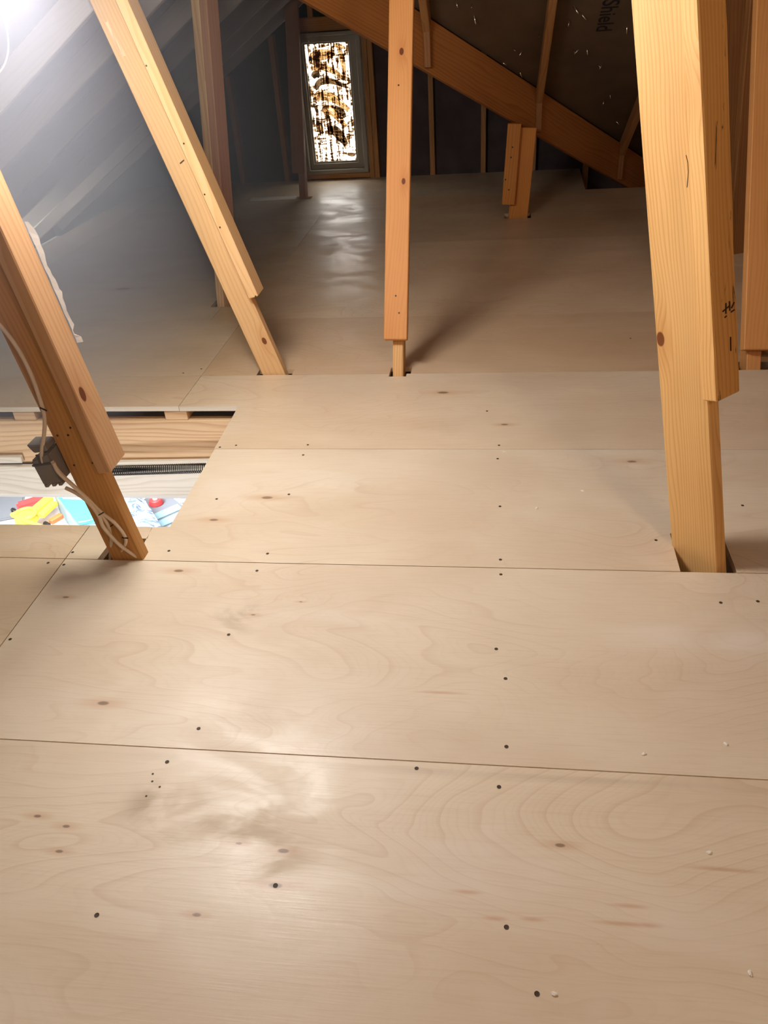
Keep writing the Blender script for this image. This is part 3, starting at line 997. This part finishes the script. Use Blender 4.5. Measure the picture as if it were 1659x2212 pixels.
pf = pb + e7 * 0.0165
# pencil marks on the stained face
bm = bmesh.new()
for (a, b) in (((-.010, .19), (.012, .196)), ((0, .183), (.002, .205)), ((.014, .186), (.014, .206)), ((.02, .19), (.03, .2)), ((.018, .182), (.03, .184)), ((-.004, .176), (.002, .178)), ((.012, .1), (.013, .13))):
    P0 = pf + e7 * 0.0035 - n7 * a[0] + up7 * a[1]
    P1 = pf + e7 * 0.0035 - n7 * b[0] + up7 * b[1]
    tube_bm(bm, [P0, P1], 0.0016, 5)
link('pencil_marks', mesh(bm), M_pencil, w7, kind='stuff')
# crack on the bright face
bm = bmesh.new()
for (a, b) in (((1482, 335), (1486, 352)), ((1486, 352), (1487, 372)), ((1487, 372), (1484, 405)), ((1486, 0), (1496, 30)), ((1496, 30), (1503, 70))):
    for_pts = []
    for (x, y) in (a, b):
        d = CF + CR * ((x - IW / 2) / FPX) - CU * ((y - IH / 2) / FPX)
        pl0 = base7 + n7 * 0.0192
        nn = up7.cross(e7).normalized()
        t = (pl0 - CPOS).dot(nn) / d.dot(nn)
        for_pts.append(CPOS + d * t)
    tube_bm(bm, for_pts, 0.0007, 5)
link('wood_crack', mesh(bm), M_pencil, w7, kind='stuff')

# 8. post at the right edge of the picture
w8 = empty('truss_web', (0.96, 2.83, 0), label='orange timber post cut off by the right edge of the picture', cat='timber post')
d8 = Vector((0.0, 0.56, 1)).normalized()
f8 = Vector((0, -1, 0.56)).normalized()
M_w8 = pine('post_lumber_right', (0.60, 0.28, 0.088), (0.46, 0.18, 0.048), 22, spots=((0.45, 0.012, -0.019, 0.015), (0.45, 0.012, 0.019, 0.015)), contrast=0.7)
b8 = Vector((0.960, 2.815, 0)) - f8 * 0.0445
lumber('web_board', b8 - d8 * 0.07, b8 + d8 * 1.7, (1, 0, 0), 0.050, 0.089, M_w8, w8)
p8 = b8 + f8 * (0.0445 + 0.019) + Vector((0.018, 0, 0))
lumber('brace_board', p8 + d8 * 0.055, p8 + d8 * 1.68, (1, 0.12, 0), 0.140, 0.038, M_w8, w8)

# 9. members in the dark behind it
w9 = empty('truss_web', (1.30, 4.25, 0), label='dark brown slanting web seen between the two right-hand posts', cat='timber post')
ga, gb = at(1590, 545), aty(1632, 60, 4.05)
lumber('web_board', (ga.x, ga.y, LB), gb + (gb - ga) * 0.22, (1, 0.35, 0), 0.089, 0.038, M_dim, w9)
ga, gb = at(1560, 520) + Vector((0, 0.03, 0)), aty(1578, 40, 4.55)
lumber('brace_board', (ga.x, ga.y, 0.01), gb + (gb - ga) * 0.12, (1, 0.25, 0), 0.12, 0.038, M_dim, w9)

# ------------------------------------------------------------------ small things on the floor and posts
# strip by the window post, sunlight put into its pale colour
pts = [at(545, 428), at(650, 424), at(644, 431), at(539, 436.5)]
prism('sunlit_patch', [(-1.765, 6.015), (-1.755, 5.905), (-1.42, 5.91), (-1.42, 6.015)], 0.0005, 0.004, plain('sunlit_pale', (0.92, 0.91, 0.89), 0.5, 0, 0.4, 0.04, 20), label='thin pale strip standing in for a sunlit patch on the floor left of the window post', cat='light patch')

CR_ME = []
for k in range(3):
    bm = bmesh.new()
    bmesh.ops.create_icosphere(bm, subdivisions=2, radius=1)
    for v in bm.verts:
        v.co = Vector((v.co.x * 1.2, v.co.y * .8, max(v.co.z * .5, -0.15) + .15)) * (1 + random.uniform(-.22, .22))
    me = mesh(bm, 'crumb')
    me.materials.append(M_crumb)
    CR_ME.append(me)
CRL = {(1089, 977): 'pale crumb just past the thin seam, furthest from the camera', (1160, 1098): 'pale crumb on the plywood in the middle of the hatch-side row',
       (1258, 1061): 'pale crumb on the plywood left of the big raking post', (1391, 1629): 'pale crumb near the front seam, left of another crumb', (1568, 1608): 'pale crumb near the front seam at the right edge',
       (1532, 1842): 'pale crumb on the front sheet at right, below the front seam', (1620, 2102): 'pale crumb in the lower right corner of the front sheet', (1197, 2147): 'pale sliver on the front sheet near the bottom of the picture'}
for i, ((px, py), lab) in enumerate(CRL.items()):
    q = at(px, py)
    s = 0.0042 if i not in (1, 2) else 0.005
    link('gypsum_crumb', CR_ME[i % 3], None, mw=Matrix.Translation(q) @ Matrix.Rotation(i * 1.3, 4, 'Z') @ Matrix.Scale(s, 4), label=lab, cat='crumb', group='pale crumbs on the plywood floor')

# torn white paper along the back edge of the first web's brace
bm = bmesh.new()
prev = None
N = 26
for i in range(N + 1):
    t = i / N
    z = 0.86 - 0.275 * t
    c = bb + d1 * ((z - bb.z) / d1.z)
    edge = c + Vector((0.016, 0.0450, 0))
    wv = 0.004 + 0.010 * abs(math.sin(t * 8.0 + 0.4)) * (1 - 0.3 * t) + random.uniform(-.002, .002)
    if t > 0.93:
        wv = 0.013
    if 0.86 < t <= 0.93:
        wv = 0.001
    a = bm.verts.new(edge + Vector((0.004 + random.uniform(-.001, .001), 0.001, 0)))
    b = bm.verts.new(edge + Vector((0.006 + wv * 0.55, wv * 0.9, random.uniform(-.002, .002))))
    if prev:
        bm.faces.new((prev[0], a, b, prev[1]))
    prev = (a, b)
bmesh.ops.solidify(bm, geom=bm.faces[:], thickness=0.0012)
link('torn_paper', mesh(bm), M_paper, label='ragged strip of torn white paper along the back edge of the left web', cat='paper')

# junction box on the first web
jb = empty('junction_box', (-1.03, 1.585, 0.31), label='grey plastic electrical box fixed to the left web above the hatch', cat='electrical box')
ux = e1
uz = d1
oj = Vector((w1x(0.318), 1.575, 0.318)) - e1 * (0.0445 + 0.030)
Mj = Matrix(((ux.x, 0, uz.x, oj.x), (ux.y, 1, uz.y, oj.y), (ux.z, 0, uz.z, oj.z), (0, 0, 0, 1)))
bm = bmesh.new()
bm_box(bm, (-0.028, -0.03, -0.048), (0.028, 0.035, 0.040))
for v in bm.verts:
    if v.co.z > 0 and v.co.x < 0:
        v.co.z -= 0.018
    if v.co.z < 0:
        v.co.x *= 0.95
bevel(bm, 0.004, 2)
link('box_body', mesh(bm, 'jb'), M_box, jb, mw=Mj)
bm = bmesh.new()
for x0 in (-0.026, -0.006, 0.012):
    bm_box(bm, (x0, -0.028, -0.056), (x0 + 0.011, -0.006, -0.046))
bevel(bm, 0.002)
link('cable_clamps', mesh(bm), M_box, jb, mw=Mj)
bm = bmesh.new()
bm_box(bm, (-0.012, -0.026, 0.040), (0.026, 0.022, 0.058))
for v in bm.verts:
    if v.co.z > 0.05 and v.co.x < 0:
        v.co.x -= 0.010
        v.co.z += 0.006
bevel(bm, 0.003)
link('mounting_ear', mesh(bm), M_box, jb, mw=Mj)
bm = bmesh.new()
bm_box(bm, (-0.027, -0.0325, 0.008), (0.024, -0.029, 0.013))
bm_box(bm, (-0.005, -0.0325, 0.012), (0.0, -0.029, 0.038))
link('box_rib', mesh(bm), plain('dark_grey_plastic', (0.09, 0.075, 0.065), 0.6), jb, mw=Mj)

# cables
YC = 1.565


def cab(name, px, ys, r, label, staples):
    pts = [aty(x, y, Y) for (x, y), Y in zip(px, ys)]
    o = tube(name, pts, r, M_cable, None, 10, 1.0, 8, label=label, cat='cable', group='cables on the left web')
    for (sx, sy, Y, ang) in staples:
        q = aty(sx, sy, Y - r)
        dv = Vector((math.cos(ang), 0, math.sin(ang)))
        lumber('cable_staple', q - dv * (r + .004), q + dv * (r + .004), (0, 0, 1), 0.0024, 0.0024, M_black, o, 0)
    return o


cab('electrical_cable', [(-60, 640), (0, 702), (38, 752), (66, 806), (85, 858), (96, 900), (95, 940), (90, 975), (92, 1004)], [1.566] * 6 + [1.556, 1.55, 1.548], 0.0048, 'beige cable running down the left web into the top of the grey box', [(94, 884, 1.566, -0.5)])
cab('electrical_cable', [(112, 996), (130, 1022), (160, 1050), (192, 1080), (218, 1106), (246, 1128), (266, 1152), (272, 1170), (264, 1188), (252, 1212)], [1.542, 1.54, 1.545, 1.552, 1.560, 1.568, 1.574, 1.578, 1.588, 1.600], 0.0045, 'beige cable from the box side bulging right before entering the floor', [(270, 1162, 1.576, -0.1)])
cab('electrical_cable', [(116, 1000), (126, 1020), (154, 1046), (184, 1074), (212, 1104), (232, 1132), (240, 1160), (240, 1182), (238, 1214)], [1.536, 1.534, 1.54, 1.548, 1.558, 1.570, 1.580, 1.590, 1.604], 0.0045, 'beige cable from the box side dropping straight into the floor slot', [(243, 1134, 1.574, 0.6)])
cab('electrical_cable', [(142, 1054), (166, 1066), (194, 1088), (214, 1115), (222, 1136), (240, 1158), (262, 1180), (300, 1206)], [1.552, 1.548, 1.548, 1.552, 1.556, 1.562, 1.572, 1.592], 0.0050, 'beige cable from the box bottom crossing to the right end of the slot', [(218, 1110, 1.553, 0.5)])

# thin white cord at the upper left
tube('hanging_cord', [(-1.19, 1.93, 1.30), (-1.105, 1.91, 1.275), aty(0, 30, 1.9), aty(13, 58, 1.9), aty(18, 95, 1.9), aty(14, 128, 1.9), aty(0, 155, 1.9), (-1.13, 1.90, 1.115), (-1.22, 1.89, 1.17), (-1.26, 1.89, 1.24)], 0.0016, M_white, None, 8, 1.0, 8, label='thin white cord hanging in a loop at the upper left edge', cat='cord')

# added haze volume standing in for lens glare at the upper left
hz = bpy.data.materials.new('glare_haze')
hz.use_nodes = True
hz.node_tree.nodes.clear()
_vo = hz.node_tree.nodes.new('ShaderNodeVolumeScatter')
_vo.inputs['Density'].default_value = 0.48
_vo.inputs['Color'].default_value = (0.78, 0.80, 1.0, 1)
_vo.inputs['Anisotropy'].default_value = 0.0
_mo = hz.node_tree.nodes.new('ShaderNodeOutputMaterial')
hz.node_tree.links.new(_vo.outputs[0], _mo.inputs['Volume'])
bm = bmesh.new()
bm_box(bm, (-3.0, 0.9, 0.25), (-0.98, 5.2, 1.75))
link('glare_haze', mesh(bm), hz, kind='stuff', label='faint added haze under the left roof slope, standing in for lens glare', cat='haze')

# ------------------------------------------------------------------ shell: walls round the attic, garage below, ground outside
box('wall_left', (-3.90, YB, -0.45), (-3.78, 6.71, 0.1), M_gable, kind='structure')
box('wall_right', (4.20, YB, -0.45), (4.25, 7.25, 5.0), M_pinedark, kind='structure')
box('wall_front', (-3.90, YB - 0.05, -0.45), (4.25, YB, 5.2), M_pinedark, kind='structure')
gc = empty('ceiling_below', (0, 3, -0.39), kind='structure')
for lo, hi in (((-6.5, -2.5, -0.40), (4.4, 1.745, -0.384)), ((-6.5, 2.505, -0.40), (4.4, 8.5, -0.384)), ((-0.905, 1.745, -0.40), (4.4, 2.505, -0.384)), ((-6.5, 1.745, -0.40), (-2.44, 2.505, -0.384))):
    box('drywall_panel', lo, hi, M_drywall, gc)
box('floor_below', (-6.5, -2.5, -2.6), (4.4, 8.5, -2.5), M_concrete, kind='structure')
for nm, lo, hi in (('wall_garage_left', (-6.6, -2.5, -2.6), (-6.5, 8.5, -0.384)), ('wall_garage_right', (4.4, -2.5, -2.6), (4.5, 8.5, -0.384)), ('wall_garage_back', (-6.6, 8.5, -2.6), (4.5, 8.6, -0.384)), ('wall_garage_front', (-6.6, -2.6, -2.6), (4.5, -2.5, -0.384))):
    box(nm, lo, hi, M_drywall, kind='structure')
box('ground', (-60, 9, -2.8), (60, 140, -2.7), M_ground, kind='structure')

# things on the garage floor under the hatch
ZG = -2.5


def gpt(x, y, h=0.0):
    return at(x, y, ZG + h)


def rbox(name, c, sx, sy, sz, rz, mat, parent=None, bev=0.01, taper=1.0, **k):
    bm = bmesh.new()
    bm_box(bm, (-sx / 2, -sy / 2, 0), (sx / 2, sy / 2, sz))
    for v in bm.verts:
        if v.co.z < sz / 2:
            v.co.x *= taper
            v.co.y *= taper
    if bev:
        bevel(bm, bev, 2)
    return link(name, mesh(bm, name), mat, parent, mw=Matrix.Translation(c) @ Matrix.Rotation(rz, 4, 'Z'), **k)


# pale tote with a turquoise lid
tote = empty('storage_tote', gpt(185, 1100), label='pale plastic tote with a turquoise lid on the garage floor seen through the hatch', cat='tote')
lid = [gpt(104, 1046, .30), gpt(167, 1128, .30), gpt(182, 1126, .30), gpt(214, 1118, .30), gpt(230, 1118, .30), gpt(216, 1046, .30)]
cl = sum(lid, Vector()) / len(lid)
prism('tote_lid', [(p.x, p.y) for p in lid], ZG + 0.265, ZG + 0.30, M_cyan, tote, 0.008)
prism('tote_body', [(cl.x + (p.x - cl.x) * .93, cl.y + (p.y - cl.y) * .93) for p in lid], ZG, ZG + 0.264, M_paleblue, tote, 0.008)
prism('tote_label', [(p.x, p.y) for p in (gpt(130, 1066, .303), gpt(136, 1077, .303), gpt(188, 1079, .303), gpt(196, 1066, .303))], ZG + 0.301, ZG + 0.304, M_white, tote)

yt = empty('yellow_toy', gpt(80, 1110), label='yellow plastic toy crane with a rounded end, left of the turquoise lid', cat='toy')
P0, P1 = gpt(56, 1119, .16), gpt(108, 1075, .16)
dd = (P1 - P0).normalized()
lumber('crane_bar', P0, P1, (-dd.y, dd.x, 0), 0.085, 0.05, M_yellow, yt, 0.012)
sd = Vector((dd.y, -dd.x, 0))
lumber('crane_bar', P0 + sd * 0.11 + dd * 0.05, P1 + sd * 0.10 - dd * .06, sd, 0.07, 0.05, M_yellow, yt, 0.012)
bm = bmesh.new()
bmesh.ops.create_cone(bm, cap_ends=True, segments=24, radius1=0.10, radius2=0.085, depth=0.07)
bevel(bm, 0.006)
link('crane_hub', mesh(bm), M_yellow, yt, mw=Matrix.Translation(P0))
tube('hub_rib', [P0 + Vector((0.09 * math.cos(a), 0.09 * math.sin(a), 0.04)) for a in [x * 0.5 for x in range(-2, 8)]] + [gpt(88, 1136, .18)], 0.016, M_yellow, yt, 8)
rd = empty('toy_rod', gpt(40, 1118), label='orange-red rod with a black tip at the far left under the hatch', cat='toy')
tube('rod', [gpt(48, 1136, .1), gpt(32, 1107, .1)], 0.016, M_orange, rd, 10, 1, 0)
tube('rod_tip', [gpt(32, 1107, .1), gpt(28, 1101, .1)], 0.021, M_black, rd, 10, 1, 0)
rt = empty('toy_truck', gpt(75, 1100), label='red toy with dark wheels behind the yellow toy', cat='toy')
rbox('truck_body', gpt(72, 1101, .02), 0.24, 0.13, 0.10, 0.65, M_red, rt, 0.02)
for (x, y) in ((52, 1102), (48, 1114), (66, 1097)):
    bm = bmesh.new()
    bmesh.ops.create_cone(bm, cap_ends=True, segments=16, radius1=0.035, radius2=0.035, depth=0.03)
    bevel(bm, 0.005)
    link('wheel', mesh(bm), M_black, rt, mw=Matrix.Translation(gpt(x, y, .06)) @ Matrix.Rotation(1.2, 4, 'X'))
ob = empty('toy_bar', gpt(125, 1106), label='orange bar lying against the tote with the turquoise lid', cat='toy')
lumber('bar', gpt(108, 1128, .12), gpt(134, 1113, .12), (0, 1, 0), 0.055, 0.05, M_orange, ob, 0.01)
lumber('bar_grip', gpt(106, 1131, .12), gpt(97, 1136, .12), (0, 1, 0), 0.075, 0.05, M_black, ob, 0.012)
rbox('floor_mat', gpt(0, 1098), 0.42, 0.5, 0.03, 0.4, M_grey, None, 0.01, label='flat grey mat at the far left of the garage floor', cat='mat')

# right of the web: film-wrapped bundle, grey toy with a red hub, blue block, white boxes
bm = bmesh.new()
A0, A1 = gpt(282, 1050, .30), gpt(330, 1180, .30)
N = 14
rows = []
ax = (A1 - A0)
sd = Vector((-ax.y, ax.x, 0)).normalized()
for i in range(N + 1):
    t = i / N
    rows.append([bm.verts.new(A0 + ax * t + sd * (0.035 + 0.10 * t) * s + Vector((0, 0, 0.05 * math.cos(s * 1.4) + random.uniform(-.02, .02)))) for s in (-1, -.6, -.2, .2, .6, 1)])
for i in range(N):
    for j in range(5):
        bm.faces.new((rows[i][j], rows[i][j + 1], rows[i + 1][j + 1], rows[i + 1][j]))
bmesh.ops.solidify(bm, geom=bm.faces[:], thickness=0.01)
link('wrapped_bundle', mesh(bm), M_film, label='crinkled blue-white plastic bundle just right of the left web', cat='bag')
gt = empty('ride_on_toy', gpt(350, 1100), label='grey rounded toy with a red round hub, seen through the hatch', cat='toy')
cx = gpt(338, 1088, .12)
long = (gpt(398, 1140, .12) - cx).normalized()
sdv = Vector((-long.y, long.x, 0))
out = []
for k in range(13):
    a = PI / 2 + k * PI / 12
    out.append(cx + long * (0.17 * math.cos(a)) + sdv * (0.15 * math.sin(a)))
out += [cx + long * 0.62 - sdv * 0.15, cx + long * 0.62 + sdv * 0.15]
prism('deck', [(p.x, p.y) for p in out], ZG + 0.04, ZG + 0.12, M_grey, gt, 0.01)
bm = bmesh.new()
bmesh.ops.create_cone(bm, cap_ends=True, segments=24, radius1=0.065, radius2=0.055, depth=0.05)
bevel(bm, 0.006)
link('hub', mesh(bm), M_red, gt, mw=Matrix.Translation(Vector((cx.x, cx.y, ZG + 0.145))))
bm = bmesh.new()
bmesh.ops.create_cone(bm, cap_ends=True, segments=16, radius1=0.022, radius2=0.02, depth=0.02)
link('hub_cap', mesh(bm), M_white, gt, mw=Matrix.Translation(Vector((cx.x, cx.y, ZG + 0.18))))
for k in (0.2, 0.33, 0.46):
    p = cx + long * k
    lumber('deck_slat', Vector((p.x, p.y, ZG + .125)) - sdv * .13, Vector((p.x, p.y, ZG + .125)) + sdv * .13, long, 0.10, 0.012, M_paleblue, gt, 0.003)
rbox('toy_block', gpt(322, 1142), 0.08, 0.10, 0.07, 0.7, M_blue, None, 0.008, label='small blue block beside the grey toy with the red hub', cat='toy')
rbox('white_carton', gpt(402, 1066), 0.22, 0.30, 0.25, 0.7, M_white, None, 0.01, label='white box at the right end of the hatch opening', cat='box')
rbox('blue_case', gpt(342, 1060), 0.16, 0.12, 0.10, 0.3, plain('navy_plastic', (0.03, 0.08, 0.26), 0.4), None, 0.01, label='dark blue case above the grey toy with the red hub', cat='box')
